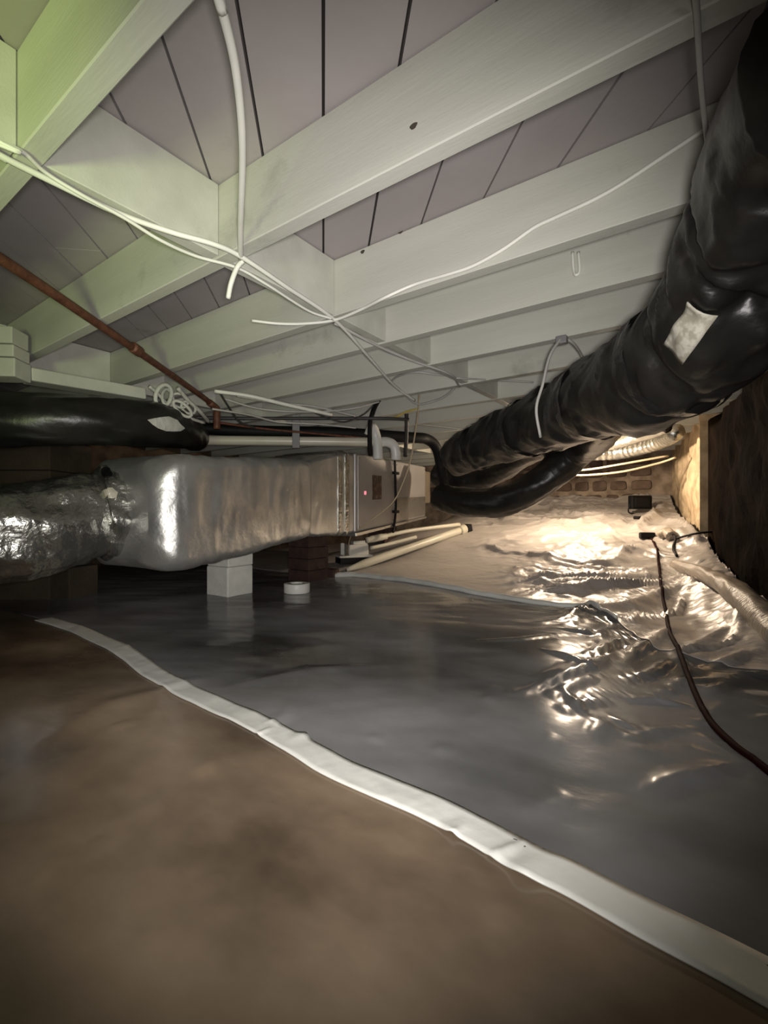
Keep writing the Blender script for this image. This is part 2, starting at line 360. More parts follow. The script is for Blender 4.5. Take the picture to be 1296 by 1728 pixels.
for r_ in range(4):
    x = -3.4-rs.random()*.1; rowh = rs.uniform(.125, .165)
    while x < -.45:
        wd = rs.uniform(.13, .27); hh = rowh*rs.uniform(.72, .88); n = 12
        if x+wd > -.42: break
        pr = [(math.copysign(abs(math.cos(a))**.42, math.cos(a))*wd/2*rs.uniform(.9,1), math.copysign(abs(math.sin(a))**.42, math.sin(a))*hh/2*rs.uniform(.88,1)) for a in [2*math.pi*(i+.5)/n for i in range(n)]]
        cx = x+wd/2; V = [(cx+p[0], Y1+.02, zc+rowh/2+p[1]) for p in pr]+[(cx+p[0]*.9, Y1-.016-rs.uniform(0,.012), zc+rowh/2+p[1]*.86) for p in pr]
        Fc = [tuple(range(n,2*n))]+[(i, n+i, n+(i+1)%n, (i+1)%n) for i in range(n)]
        o = mesh('stone', V, Fc, M_STONE, None, False); o.parent = wb
        x += wd+rs.uniform(.012, .03)
    zc += rowh

# ------------------------------------------------------------------ plastic sheeting
TPIX = [(72,1045),(130,1060),(200,1096),(262,1140),(340,1181),(420,1216),(492,1252),(560,1290),(640,1326),(720,1361),(800,1402),(890,1456),(960,1492),(1100,1570),(1296,1676)]
TXY = [F(*p) for p in TPIX]
dx_ = (TXY[-1]-TXY[-2]).normalized()
TXY.append(TXY[-1]+dx_*.35)
tx = np.array([p.x for p in TXY]); ty = np.array([p.y for p in TXY])
ext0 = (TXY[0]-TXY[1]).normalized()
def ytape(x):
    y = np.interp(x, tx, ty)
    return np.where(x < tx[0], ty[0]+(x-tx[0])*(ext0.y/ext0.x), y)
def sheet(name, m, ys0, ys1, nrow, lift, label, dist=1.0, x1=1.17):
    xs = np.linspace(X0+.03, x1, 330); R = np.linspace(0, 1, nrow)**dist
    XX = np.repeat(xs[None,:], nrow, 0); A = ys0(xs); B = ys1(xs)
    YY = A[None,:]+(B-A)[None,:]*R[:,None]
    XX = np.minimum(XX, wallx(YY)-.012); ZZ = height(XX, YY)+lift
    nc = len(xs); V = np.stack([XX,YY,ZZ], -1).reshape(-1,3)
    i = np.arange(nrow-1)[:,None]*nc+np.arange(nc-1)[None,:]
    Fq = np.stack([i, i+1, i+nc+1, i+nc], -1).reshape(-1,4)
    o = mesh(name, V.tolist(), [tuple(q) for q in Fq.tolist()], m)
    sd = o.modifiers.new('thickness', 'SOLIDIFY'); sd.thickness = .002; sd.offset = -1
    return tag(o, label, 'plastic sheet')
sheet('vapor_barrier_sheet', M_SHEET1, lambda x: np.full_like(x, Y0+.03), lambda x: np.clip(ytape(x)+.05, Y0+.05, 9), 170, 0, 'brownish plastic ground sheet in the foreground below the long white tape')

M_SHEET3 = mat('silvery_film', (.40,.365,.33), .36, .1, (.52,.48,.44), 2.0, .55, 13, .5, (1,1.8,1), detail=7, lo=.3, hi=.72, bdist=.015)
T2 = [F(562,974), F(640,978), F(700,986), F(800,1003), F(900,1020), F(985,1030), F(1040,1052)]
_b = sorted([(p.x, p.y) for p in T2]+[(-.19, 2.02), (.22, 1.85), (1.2, 1.6), (-5.2, T2[0].y+.15)])
_bx = np.array([q[0] for q in _b]); _by = np.array([q[1] for q in _b])
sheet('vapor_barrier_sheet', M_SHEET2, lambda x: ytape(x)-.005, lambda x: np.interp(x, _bx, _by)+.06, 200, .003, 'smooth dark grey plastic ground sheet between the long and the short white tape')
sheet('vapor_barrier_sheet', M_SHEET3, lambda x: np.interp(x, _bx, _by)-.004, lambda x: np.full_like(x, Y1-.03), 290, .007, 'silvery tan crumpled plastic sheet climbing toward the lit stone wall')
def ribbon(name, pts, width, m, label, n=220, lift=.006, seed=0, kinks=()):
    c = spline(pts, n); V = []; W = 7; S = 0
    for i in range(n):
        t = (c[min(i+1,n-1)]-c[max(i-1,0)]); t.z = 0; t.normalize(); nn = Vector((-t.y, t.x, 0))
        if i: S += (c[i]-c[i-1]).length
        for k in range(W):
            e = (k/(W-1)-.5)
            ww = width*(1+.05*float(vnoise(np.array([S*6+seed]), np.array([k//4*7.3]))))
            off = .003*float(vnoise(np.array([S*9]), np.array([seed+3.])))
            dz = .0025*float(fbm(np.array([S*26+e*3.]), np.array([e*2.+seed]), 2)) if 0 < k < W-1 else 0
            for (s0, sh, side, hh) in kinks:
                g = math.exp(-((S-s0)/.018)**2); off += sh*g*max(0, e*side+.1); dz += hh*g*max(0, .3+e*side)
            q = c[i]+nn*(e*ww+off); V.append((q.x, q.y, hz(q.x, q.y)+lift+dz))
    nv = len(V)
    V += [(a,b,z-.003) for a,b,z in V]
    Fc = [(i*W+k, i*W+k+1, (i+1)*W+k+1, (i+1)*W+k) for i in range(n-1) for k in range(W-1)]
    Fc = [f[::-1] for f in Fc]
    Fc += [tuple(q+nv for q in f[::-1]) for f in Fc]
    for i in range(n-1):
        Fc.append((i*W, (i+1)*W, (i+1)*W+nv, i*W+nv)[::-1]); Fc.append((i*W+W-1, (i+1)*W+W-1, (i+1)*W+W-1+nv, i*W+W-1+nv))
    o = mesh(name, V, Fc, m)
    bm = bmesh.new(); bm.from_mesh(o.data); bmesh.ops.recalc_face_normals(bm, faces=bm.faces); bm.to_mesh(o.data); bm.free()
    return tag(o, label, 'tape')
_s = [0]
for a, b in zip(TXY[:-1], TXY[1:]): _s.append(_s[-1]+(b-a).length)
kk = [(_s[6], .012, 1, .006), (_s[11]+.01, -.010, -1, .010), (_s[2], 0, 1, .004), (_s[10]-.02, -.006, -1, .006)]
ribbon('seam_tape', TXY, .072, M_TAPE, 'long white seam tape running diagonally across the foreground sheeting', 420, .0045, 1.3, kk)
t2 = spline([F(560,975), F(600,975)]+T2[1:], 60)
for q in t2: q.z = hz(q.x, q.y)+.012
tag(sweep('seam_tape', t2, lambda t: float(np.interp(t, [0,.04,.1,.5,.9,1], [.008,.024,.026,.022,.014,.006])), M_TAPE2, None, 110, 12, lambda S, a, t: 1+.12*math.sin(S*23)*math.cos(a)+.08*math.sin(S*51+a)), 'short greyer tape over a raised seam, from the fat cream pipe to the crumpled sheeting', 'tape')

# ------------------------------------------------------------------ foil-wrapped trunk duct
AX0, AX1 = (-.93, 2.0), (-.207, 3.4)             # front edge of the trunk, camera-frame plan
dirf = Vector((AX1[0]-AX0[0], AX1[1]-AX0[1])).normalized(); back = Vector((-dirf.y, dirf.x))
def trunk_section(X, d, zb, zt, wd, r, n=10):
    """rounded rectangle ring in the vertical plane across the duct"""
    pts = []; hw = wd/2; hh = (zt-zb)/2
    for (sx, sz, a0) in ((-1,-1,math.pi),(1,-1,1.5*math.pi),(1,1,0),(-1,1,.5*math.pi)):
        for k in range(n):
            a = a0+math.pi/2*k/(n-1); pts.append((hw+sx*(hw-r)+r*math.cos(a), (zb+zt)/2+sz*(hh-r)+r*math.sin(a)))
    # subdivide long sides
    out = []
    for i in range(len(pts)):
        a = pts[i]; b = pts[(i+1)%len(pts)]; L = math.hypot(b[0]-a[0], b[1]-a[1]); m = max(1, int(L/.03))
        m = 14 if (i % n) == n-1 else 1
        for q in range(m): out.append((a[0]+(b[0]-a[0])*q/m, a[1]+(b[1]-a[1])*q/m))
    return [cam_pt(X+back.x*u, d+back.y*u, z) for u, z in out]
def loft(name, secs, m, parent, cap0=True, cap1=True, amp=0.0, freq=8, seed=0):
    V = []; n = len(secs[0])
    cen = [sum((Vector(p) for p in s), Vector())/n for s in secs]
    for i, s in enumerate(secs):
        for k, p in enumerate(s):
            o = (p-cen[i]).normalized()
            e = amp*float(fbm(np.array([i*freq*.06+seed]), np.array([k*freq*.05]), 3)) if amp else 0
            V.append(p+o*e)
    Fc = [(i*n+k, i*n+(k+1)%n, (i+1)*n+(k+1)%n, (i+1)*n+k) for i in range(len(secs)-1) for k in range(n)]
    for flag, i in ((cap0,0),(cap1,len(secs)-1)):
        if flag:
            V.append(cen[i]); c = len(V)-1
            Fc += [(i*n+(k+1)%n, i*n+k, c) if i == 0 else (i*n+k, i*n+(k+1)%n, c) for k in range(n)]
    o = mesh(name, V, Fc, m, parent)
    bm = bmesh.new(); bm.from_mesh(o.data); bmesh.ops.recalc_face_normals(bm, faces=bm.faces)
    for f in bm.faces: f.smooth = len(f.verts) == 4
    bm.to_mesh(o.data); bm.free()
    return o
def lerp_secs(keys, n):
    out = []
    ts = [k[0] for k in keys]
    for i in range(n):
        t = ts[0]+(ts[-1]-ts[0])*i/(n-1)
        v = [float(np.interp(t, ts, [k[j] for k in keys])) for j in range(1, 6)]
        X = AX0[0]+(AX1[0]-AX0[0])*t; d = AX0[1]+(AX1[1]-AX0[1])*t
        X += back.x*v[4]; d += back.y*v[4]
        out.append(trunk_section(X, d, v[0], v[1], v[2], v[3]))
    return out
tk = thing('trunk_duct', cam_pt(-.9, 2.5, .24), 'big silver foil-wrapped plenum duct on a white block', 'duct')
# keys: t, z bottom, z top, width, corner radius, inset of the front face
K1 = [(-.01,.310,.715,.40,.10,.10),(.0,.290,.742,.47,.10,.065),(.016,.272,.760,.53,.09,.035),(.04,.258,.775,.58,.08,.010),(.07,.256,.780,.60,.07,.0),(.25,.275,.80,.60,.06,0),(.50,.325,.835,.60,.06,0),(.64,.352,.842,.58,.055,.005),(.665,.362,.838,.57,.05,.012)]
loft('insulation_wrap', lerp_secs(K1, 90), M_FOIL, tk, amp=.012, freq=2.4, seed=2)
K2 = [(.655,.366,.835,.55,.035,.018),(.70,.362,.862,.555,.03,.012),(.80,.362,.905,.56,.03,.005),(.86,.360,.925,.56,.03,.0)]
loft('transition_section', lerp_secs(K2, 26), M_FOIL, tk, amp=.006, seed=21)
for ti, tag_ in ((.868,0),(.925,1)):
    K3 = [(ti-.018,.358,.93+tag_*.02,.565,.03,-.003),(ti,.354,.936+tag_*.02,.575,.03,-.010),(ti+.018,.358,.932+tag_*.02,.565,.03,-.003)]
    loft('foil_tape_band', lerp_secs(K3, 9), M_FOIL2, tk, amp=.003, seed=40+tag_)
K4 = [(.86,.362,.925,.56,.03,0),(.985,.368,.948,.56,.03,0)]
loft('flexible_collar', lerp_secs(K4, 14), M_FOIL, tk, amp=.004, seed=60)

# ------------------------------------------------------------------ air handler cabinet
A = ((600-CX)/FPX*3.4, 3.4); B = ((718-CX)/FPX*4.9, 4.9)
ah_dir = Vector((B[0]-A[0], B[1]-A[1])).normalized(); ah_back = Vector((-ah_dir.y, ah_dir.x)); AHW = .55
zA0, zA1 = .37, .948; zB0, zB1 = .478, .992
def ahc(u, v, w_, z=None):
    """u along cabinet, v height 0..1, w_ depth in metres behind the front"""
    X = A[0]+(B[0]-A[0])*u+ah_back.x*w_; d = A[1]+(B[1]-A[1])*u+ah_back.y*w_
    z0 = zA0+(zB0-zA0)*u; z1 = zA1+(zB1-zA1)*u
    return cam_pt(X, d, z0+(z1-z0)*v)
def ahbox(name, u0, u1, v0, v1, w0, w1, m, parent, bevel=.006):
    return hexa(name, [ahc(u0,v0,w0),ahc(u1,v0,w0),ahc(u1,v0,w1),ahc(u0,v0,w1),ahc(u0,v1,w0),ahc(u1,v1,w0),ahc(u1,v1,w1),ahc(u0,v1,w1)], m, parent, bevel, 2)
ah = thing('air_handler', ahc(.5, 0, AHW/2), 'grey sheet metal air handler cabinet behind the foil-wrapped trunk', 'air handler')
ahbox('cabinet', 0, 1, 0, 1, 0, AHW, M_STEEL, ah, .012)
pn1 = ahbox('access_panel', .02, .44, .03, .97, -.006, .002, M_STEEL, ah, .003)
pn2 = ahbox('access_panel', .47, .98, .42, .97, -.006, .002, M_STEEL, ah, .003)
pn3 = ahbox('access_panel', .47, .98, .03, .40, -.010, .002, M_STEEL_B, ah, .005)
sub(ahbox('rating_label', .17, .28, .40, .74, -.009, -.004, M_LABEL, ah, .001), pn1)['label'] = 'dark brown printed label'
sub(ahbox('indicator_light', .083, .098, .475, .52, -.012, -.004, M_LED, ah, .002), pn1)['label'] = 'small red indicator light'
ahbox('drain_pan_rail', -.01, 1.0, -.045, .0, -.012, AHW, M_STEEL_B, ah, .003)
ahbox('end_plenum', 1.0, 1.16, .25, .92, .03, AHW-.05, M_GOLD, ah, .01)
for uu, vv in ((.03,.06),(.03,.94),(.43,.06),(.43,.94),(.49,.94),(.97,.94),(.97,.06)):
    p = ahc(uu, vv, -.006); nd = cam_pt(-ah_back.x, -ah_back.y, 0)
    sub(lathe('screw', [(.006,0),(.006,.003),(.002,.004)], p, M_STEEL_B, ah, 8, nd), pn1 if uu < .46 else (pn2 if vv > .4 else pn3))
# black control cable down the cabinet, with clips
cc = thing('control_cable', ahc(.45, 0, -.02), 'black control cable clipped down the front of the air handler', 'cable')
sweep('cable', [ahc(.44,1.02,-.02), ahc(.445,.8,-.02), ahc(.452,.55,-.018), ahc(.455,.3,-.02), ahc(.44,.05,-.02), ahc(.40,-.12,-.03)], .011, M_RUBBER, cc, 30)
for v_ in (.80, .19):
    p = ahc(.45, v_, -.022); tdir = cam_pt(ah_dir.x, ah_dir.y, 0); obox('clip', p, tdir, .10, .03, .024, M_RUBBER, cc, .004)

# ------------------------------------------------------------------ flexible ducts
def crumple(amp, ring=0.0, pitch=.05, seed=0, fx=6):
    def fn(S, a, t):
        x = math.cos(a)*1.6+seed; y = math.sin(a)*1.6
        e = float(fbm(np.array([S*fx+x]), np.array([y*1.8+S*1.5+seed]), 3))*amp
        if ring: e += ring*(abs(math.sin(math.pi*S/pitch))**.7-.5)
        return 1+e
    return fn
def patch_on(name, target, px, py, rx, ry, tilt, m, parent, lift=.004, n=8, label=None):
    bvh = BVHTree.FromPolygons([v.co for v in target.data.vertices], [tuple(p.vertices) for p in target.data.polygons])
    V = []; rows = [(0, 1)]+[(k/4, 12) for k in range(1, 5)]; o = cam.location; prev = None
    rg = random.Random(int(px+py))
    rad = [rg.uniform(.75, 1.1) for _ in range(12)]
    for f, cnt in rows:
        for j in range(cnt):
            a = 2*math.pi*j/12; ex = rx*f*math.cos(a)*rad[j]; ey = ry*f*math.sin(a)*rad[j]
            q = P(px+ex*math.cos(tilt)-ey*math.sin(tilt), py+ex*math.sin(tilt)+ey*math.cos(tilt), 1.0); dr = (q-o).normalized()
            h = bvh.ray_cast(o, dr)
            if h[0] is not None and (prev is None or (h[0]-prev).length < .25): pt = h[0]+h[1].normalized()*(lift*(1 if h[1].dot(dr) < 0 else -1)); prev = h[0] if prev is None else prev
            else: pt = V[-1]
            V.append(pt)
    Fc = [(0, 1+j, 1+(j+1)%12) for j in range(12)]+[(1+r*12+j, 13+r*12+j, 13+r*12+(j+1)%12, 1+r*12+(j+1)%12) for r in range(3) for j in range(12)]
    ob = mesh(name, V, Fc, m, parent)
    if label: ob['label'] = label
    return ob
# big black duct sweeping over the right side
BD = [P(1480,90,.50), P(1392,200,.61), P(1312,372,.76), P(1225,528,.93), P(1118,622,1.17), P(1000,676,1.62), P(905,716,2.1), P(820,748,2.55), P(772,770,2.9)]
bd = thing('flexible_duct', BD[4]-Vector((0,0,.15)), 'large black insulated flexible duct hanging over the right side with a white label', 'duct')
def bdr(t): return float(np.interp(t, [0,.25,.4,.6,.8,1], [.132,.138,.136,.135,.133,.12]))
def bdf(S, a, t):
    e = float(fbm(np.array([S*7+math.cos(a)*1.5]), np.array([math.sin(a)*2.2+S*2]), 3))
    e2 = float(ridged(np.array([S*11+math.cos(a+.5)*1.1]), np.array([math.sin(a+.5)*1.3+S])))
    k = (.46-.24*t)*(1-.6*math.exp(-((t-.42)/.05)**2))
    cre = 0
    for j, s0 in enumerate((.22,.33,.41,.52,.60,.70,.83,1.0,1.22,1.5,1.8,2.1)):
        ph = j*2.4; cre += (.115 if s0 < .75 else .05)*math.exp(-((S+.05*math.sin(a+ph)+.02*math.sin(3*a+ph)-s0)/.016)**2)*(.5+.5*math.sin(a*1.0+ph*1.7)**2)
    return 1+.55*k*e+.30*k*(e2-.6)-cre
slv = sweep('duct_sleeve', BD, bdr, M_BLACK, bd, 220, 56, bdf)
bc = spline(BD, 400)
for t0 in (.47, .62, .775, .90):
    i = int(t0*399); seg_ = bc[i-3:i+4]
    tb = sweep('tape_band', [seg_[0], seg_[3], seg_[6]], bdr(t0)*1.035, M_BLACK_T, bd, 9, 40, lambda S, a, t: 1+.02*math.sin(a*5+t*2)+.015*math.sin(a*11), False); sub(tb, slv)
# white label bent round the sleeve
def label_patch():
    best = None
    for i0 in range(60, 300, 2):
        c = bc[i0]; t = (bc[i0+3]-bc[i0-3]).normalized(); v = cam.location-c; v = (v-t*v.dot(t)).normalized(); w_ = t.cross(v)
        for k in range(-12, 13):
            a = k*.1; rd = v*math.cos(a)+w_*math.sin(a); q = proj(c+rd*bdr(i0/399)*1.06); e = math.hypot(q[0]-1158, q[1]-562)
            if best is None or e < best[0]: best = (e, i0, rd)
    _, i0, rad = best; c = bc[i0]; t = (bc[i0+3]-bc[i0-3]).normalized(); s = t.cross(rad)
    bvh = BVHTree.FromPolygons([v.co for v in slv.data.vertices], [tuple(p.vertices) for p in slv.data.polygons])
    R = bdr(i0/399)*1.07; V = []; nU, nV = 10, 8
    rot = math.radians(4); print('LABEL t', i0/399)
    for j in range(nV+1):
        for i in range(nU+1):
            u = (i/nU-.5)*.112; v = (j/nV-.5)*.056
            uu = u*math.cos(rot)-v*math.sin(rot); vv = u*math.sin(rot)+v*math.cos(rot); a = vv/R
            dr = rad*math.cos(a)+s*math.sin(a); o_ = c+t*uu; hit = bvh.ray_cast(o_+dr*.4, -dr)
            V.append((hit[0] if hit[0] else o_+dr*R)+dr*.004)
    Fc = [(j*(nU+1)+i, j*(nU+1)+i+1, (j+1)*(nU+1)+i+1, (j+1)*(nU+1)+i) for j in range(nV) for i in range(nU)]
    o = mesh('label_sticker', V, Fc, M_LABEL2, bd); sd = o.modifiers.new('t','SOLIDIFY'); sd.thickness = .002
    o['label'] = 'cream printed sticker'; sub(o, slv)
label_patch()
# strap hanger of the big duct
hs = thing('duct_hanger_strap', P(948,545,1.62), 'grey strap looped from a joist around the black duct', 'strap')
ap = PY(948, 540, 1.82); ap.z = min(ap.z, ZJ-.003)
sweep('strap', [ap, P(928,600,1.72), P(916,648,1.70), P(905,690,1.74), P(912,738,1.78)], .0055, M_CABLEG, hs, 24, 8, None, True, 1.0)
sweep('strap', [ap, P(968,580,1.80), P(985,606,1.95), P(1000,640,2.0)], .0055, M_CABLEG, hs, 18, 8)
obox('bracket', ap+Vector((0,0,-.012)), (1,0,0), .04, .03, .03, M_STRAP, hs, .004)
# lower black duct and the one between
D2 = [P(742,838,3.9), P(775,846,3.75), P(838,848,3.5), P(890,828,3.35), P(942,790,3.25), P(982,756,3.12), P(1008,732,2.85), P(1022,705,2.5)]
tag(sweep('flexible_duct', D2, .112, M_BLACK, None, 150, 40, crumple(.14, .02, .06, 4)), 'lower black flexible duct curving below the large duct toward the lit opening', 'duct')
D3 = [P(735,800,4.3), P(785,812,4.15), P(830,800,3.95), P(880,768,3.6), P(925,742,3.2), P(960,715,2.75)]
tag(sweep('flexible_duct', D3, .10, M_BLACK, None, 120, 36, crumple(.16, .02, .06, 14)), 'short black flexible duct squeezed between the two other black ducts at the air handler', 'duct')
# black duct at left above the trunk
D4 = [P(-230,712,1.75), P(-90,710,1.85), P(60,709,1.95), P(180,711,2.1), P(262,716,2.3), P(305,724,2.6), P(330,738,3.1)]
ld = thing('flexible_duct', D4[2]-Vector((0,0,.13)), 'glossy black flexible duct at the left above the foil trunk', 'duct')
sl4 = sweep('duct_sleeve', D4, lambda t: .108 if t < .8 else .108-.02*(t-.8)/.2, M_BLACK, ld, 150, 40, crumple(.10, .0, .05, 24))
patch_on('pale_patch', sl4, 281, 716, 34, 13, .22, M_INS, ld, label='pale patch on the duct end')  # pale irregular patch laid over the sleeve near its end
# silver flexible duct at the lower left
D5 = [P(-330,930,1.75), P(-160,915,1.75), P(-40,905,1.82), P(60,893,1.95), P(130,876,2.08), P(190,868,2.22), P(215,864,2.30)]
sd5 = thing('foil_flexible_duct', D5[3]-Vector((0,0,.2)), 'crumpled silver flexible duct joining the end of the trunk at left', 'duct')
sweep('foil_jacket', D5, lambda t: float(np.interp(t,[0,.5,.75,.9,1],[.19,.188,.178,.165,.155])), M_FOIL2, sd5, 150, 56, crumple(.16, .03, .085, 34, 5))
clr = sweep('crumpled_collar', [P(163,868,2.15), P(190,866,2.2), P(222,862,2.28)], lambda t: .20-.02*abs(t-.4), M_FOIL2, sd5, 26, 48, crumple(.34, .0, .05, 51, 11))
patch_on('torn_insulation', clr, 186, 832, 13, 9, .3, M_PVC, sd5, label='yellowish torn insulation')
patch_on('torn_gap', clr, 180, 798, 10, 9, .6, M_RUBBER, sd5, label='dark gap torn in the foil')
# silver flexible duct in the lit opening
D6 = [P(930,778,4.4), P(985,768,4.35), P(1040,764,4.28), P(1085,755,4.05), P(1118,742,3.8), P(1140,729,3.5)]
tag(sweep('foil_flexible_duct', D6, .062, M_FOIL2, None, 160, 32, crumple(.14, .10, .055, 61)), 'silver corrugated duct in the warm lit opening under the big black duct', 'duct')
D7 = [P(975,758,4.2), P(1030,750,3.9), P(1085,734,3.55), P(1125,720,3.3)]
tag(sweep('foil_flexible_duct', D7, .046, M_FOIL2, None, 90, 28, crumple(.2, .05, .05, 71)), 'thinner silver duct just above the corrugated one in the lit opening', 'duct')
for k, (a, lab) in enumerate((([P(930,792,4.3), P(985,793,4.25), P(1050,783,4.1), P(1128,769,3.9)], 'upper tan cable sagging before the stone wall'), ([P(935,800,4.2), P(985,802,4.2), P(1050,796,4.1), P(1110,782,3.95), P(1140,772,3.8)], 'lower tan cable sagging before the stone wall'))):
    cable('cable', a, .009, M_CABLEY, lab, n=30)

# ------------------------------------------------------------------ supports and things on the ground
def block(name, px, py, d, wx, wy, h, m, label, rot=0, cat='block', z0=None):
    c = P(px, py, d); z = hz(c.x, c.y) if z0 is None else z0; u = Vector((math.cos(rot), math.sin(rot), 0))
    return tag(obox(name, (c.x, c.y, z+h/2), u, wx, wy, h, m, None, .008), label, cat)
def masonry_block():
    c = P(388, 1000, 2.98); z = hz(c.x, c.y)-.004
    t = thing('masonry_block', (c.x, c.y, z), 'white painted masonry block propping the foil trunk', 'block')
    u = Vector((math.cos(.06), math.sin(.06), 0)); h1 = .185
    obox('lower_block', (c.x, c.y, z+h1/2), u, .20, .20, h1, M_BLOCK, t, .008)
    obox('upper_block', (c.x+.002, c.y+.002, z+h1+.001+.048), u, .197, .197, .095, M_BLOCK, t, .006)
masonry_block()
block('masonry_block', 122, 985, 2.95, .20, .20, .19, M_PIER, 'dim brown block under the silver flexible duct at left', .3)
block('brick', 556, 945, 3.72, .13, .10, .065, M_BRICK, 'reddish brick lying under the air handler beside the ivory pump', .2, 'brick')
# supports under the air handler
for k, (u_, lab) in enumerate(((.02, 'dark brick pier under the near end of the air handler'), (.9, 'dark brick pier under the far end of the air handler'))):
    p = ahc(u_, 0, AHW-.13); z0 = hz(p.x, p.y)
    t = thing('brick_pier', (p.x, p.y, z0), lab, 'pier'); n = max(1, int((p.z-.03-z0)/.075)); hh = (p.z-.03-z0)/n
    for i in range(n):
        for s in (-1, 1):
            ux = Vector((1,0,0)) if i % 2 else Vector((0,1,0)); off = ux.cross(Vector((0,0,1)))*.055*s
            obox('brick', Vector((p.x, p.y, z0+hh*(i+.5)))+off, ux, .215, .105, hh-.004, M_BRICK, t, .004)
# brown pier at far left behind the ducts
c = P(40, 864, 3.0); z0 = hz(c.x, c.y)
pr = thing('masonry_pier', (c.x, c.y, z0), 'brown masonry pier at the left edge behind the silver duct', 'pier')
yy = z0; i = 0
while yy < ZJ-.02:
    h = min(.195, ZJ-.003-yy)
    obox('block', (c.x, c.y, yy+h/2), (CA, SA, 0), .62, .4, h-.004, M_PIER, pr, .006); yy += h; i += 1
# roll of white tape
c = F(501, 1000); z0 = c.z+.004
rl = thing('tape_roll', (c.x, c.y, z0), 'roll of white tape lying flat beside the white block', 'tape roll')
lathe('tape', [(.040,.0),(.081,.0),(.083,.004),(.083,.056),(.081,.060),(.042,.060),(.040,.056),(.040,.0)], (c.x,c.y,z0), M_TAPE, rl, 40)
lathe('cardboard_core', [(.030,.0),(.040,.0),(.040,.050),(.037,.052),(.030,.050),(.030,.0)], (c.x,c.y,z0), M_PVCW, rl, 32)
# fat white pipe on the slope
p0, p1 = F(585, 969, .03), F(778, 903, .04)
wp_ = thing('drain_pipe', p0, 'fat cream drain pipe lying on the sheeting behind the short tape', 'pipe')
pm = [p0.lerp(p1, t) for t in (0,.33,.66,1)]
for q in pm[1:3]: q.z = max(q.z, hz(q.x, q.y)+.038)
sweep('pipe', pm, lambda t: .036*min(1, .45+t*4), M_PVC, wp_, 40, 18)
dv = (p1-p0).normalized(); sweep('coupling', [p1-dv*.02, p1+dv*.05], .047, M_PVC, wp_, 6, 18)
obox('end_cap', p1+dv*.085, dv, .07, .09, .075, M_RUBBER, wp_, .01)
# condensate pump
pc = F(597, 950); pd = (pc-cam.location).dot(cam_pt(0,1,0))
uv = cam_pt(.93, .36, 0); uv.z = 0; uv.normalize(); z0 = hz(pc.x, pc.y)+.004
pp = thing('condensate_pump', (pc.x, pc.y, z0), 'ivory condensate pump with a black base beneath the air handler', 'pump')
k_ = pd/FPX
L_ = 56*k_; 
obox('base', Vector((pc.x,pc.y,z0+.028)), uv, L_, .17, .056, M_RUBBER, pp, .006)
lid = obox('lid', Vector((pc.x,pc.y,z0+.066)), uv, L_*1.04, .18, .020, M_PUMP, pp, .005)
mh = obox('motor_housing', Vector((pc.x,pc.y,z0+.12))+uv*.03, uv, L_*.62, .13, .10, M_PUMP, pp, .012)
obox('outlet_post', Vector((pc.x,pc.y,z0+.13))-uv*L_*.36, uv, .035, .04, .11, M_PUMP, pp, .006)
sub(obox('motor_cap', Vector((pc.x,pc.y,z0+.185))+uv*.05, uv, L_*.45, .10, .035, M_PUMP, pp, .008), mh)
for s in (-.42, .42):
    sub(lathe('screw', [(.008,0),(.008,.006),(.004,.008)], Vector((pc.x,pc.y,z0+.076))+uv*L_*s-Vector((-uv.y,uv.x,0))*.06, M_STEEL_B, pp, 10), lid)
# pvc runs leading from the pump under the cabinet
cable('condensate_pipe', [P(622,912,4.0), P(690,896,4.25), P(775,885,4.6)], .018, M_PVC, 'upper ivory condensate pipe running from the pump under the air handler', 'pipe', n=16, seg=12)
cable('condensate_pipe', [P(625,925,3.98), P(660,917,4.1), P(702,906,4.25)], .016, M_PVC, 'lower shorter ivory condensate pipe beside the pump', 'pipe', n=16, seg=12)
obj_ = tag(sweep('pipe_fitting', [P(618,912,3.98), P(636,908,4.03), P(652,905,4.08)], lambda t: .030 if .2 < t < .8 else .026, M_PVC, None, 14, 14), 'ivory pipe fitting where the condensate pipes leave the pump', 'pipe fitting')
# red-brown extension cord and the plugs at its end
ec = [F(px, py, .008) for px, py in ((1098,912),(1108,930),(1112,960),(1116,1000),(1124,1040),(1130,1075),(1145,1110),(1168,1165),(1195,1215),(1235,1258),(1275,1290),(1325,1328),(1420,1385))]
ecd = spline(ec, 90)
for q in ecd: q.z = max(q.z, hz(q.x, q.y)+.008)
exc = thing('extension_cord', ec[3], 'dark red extension cord snaking down the crumpled sheeting at right', 'cord')
sweep('cord', ecd, .0085, M_CORD, exc, 180, 8)
q = F(1092, 912, .03); obox('plug', q, (1,.5,0), .11, .055, .05, M_RUBBER, exc, .01)
bk = thing('cord_bundle', F(1122, 915, .02), 'small knot of pale plastic and black cord by the red cord end', 'cord')
sweep('wrapped_plug', [F(1112,916,.03), F(1124,912,.045), F(1134,917,.03)], .038, M_ROLL, bk, 16, 16, crumple(.35, 0, .05, 81, 22))
kc = spline([F(1132,910,.03), F(1140,920,.03), F(1136,932,.02), F(1142,945,.012)], 24); sweep('black_cord', kc, .009, M_RUBBER, bk, 24, 7)
kc = spline([F(1134,920,.02), F(1170,918,.02), F(1205,910,.03)], 24); sweep('black_cord', kc, .007, M_RUBBER, bk, 24, 7)
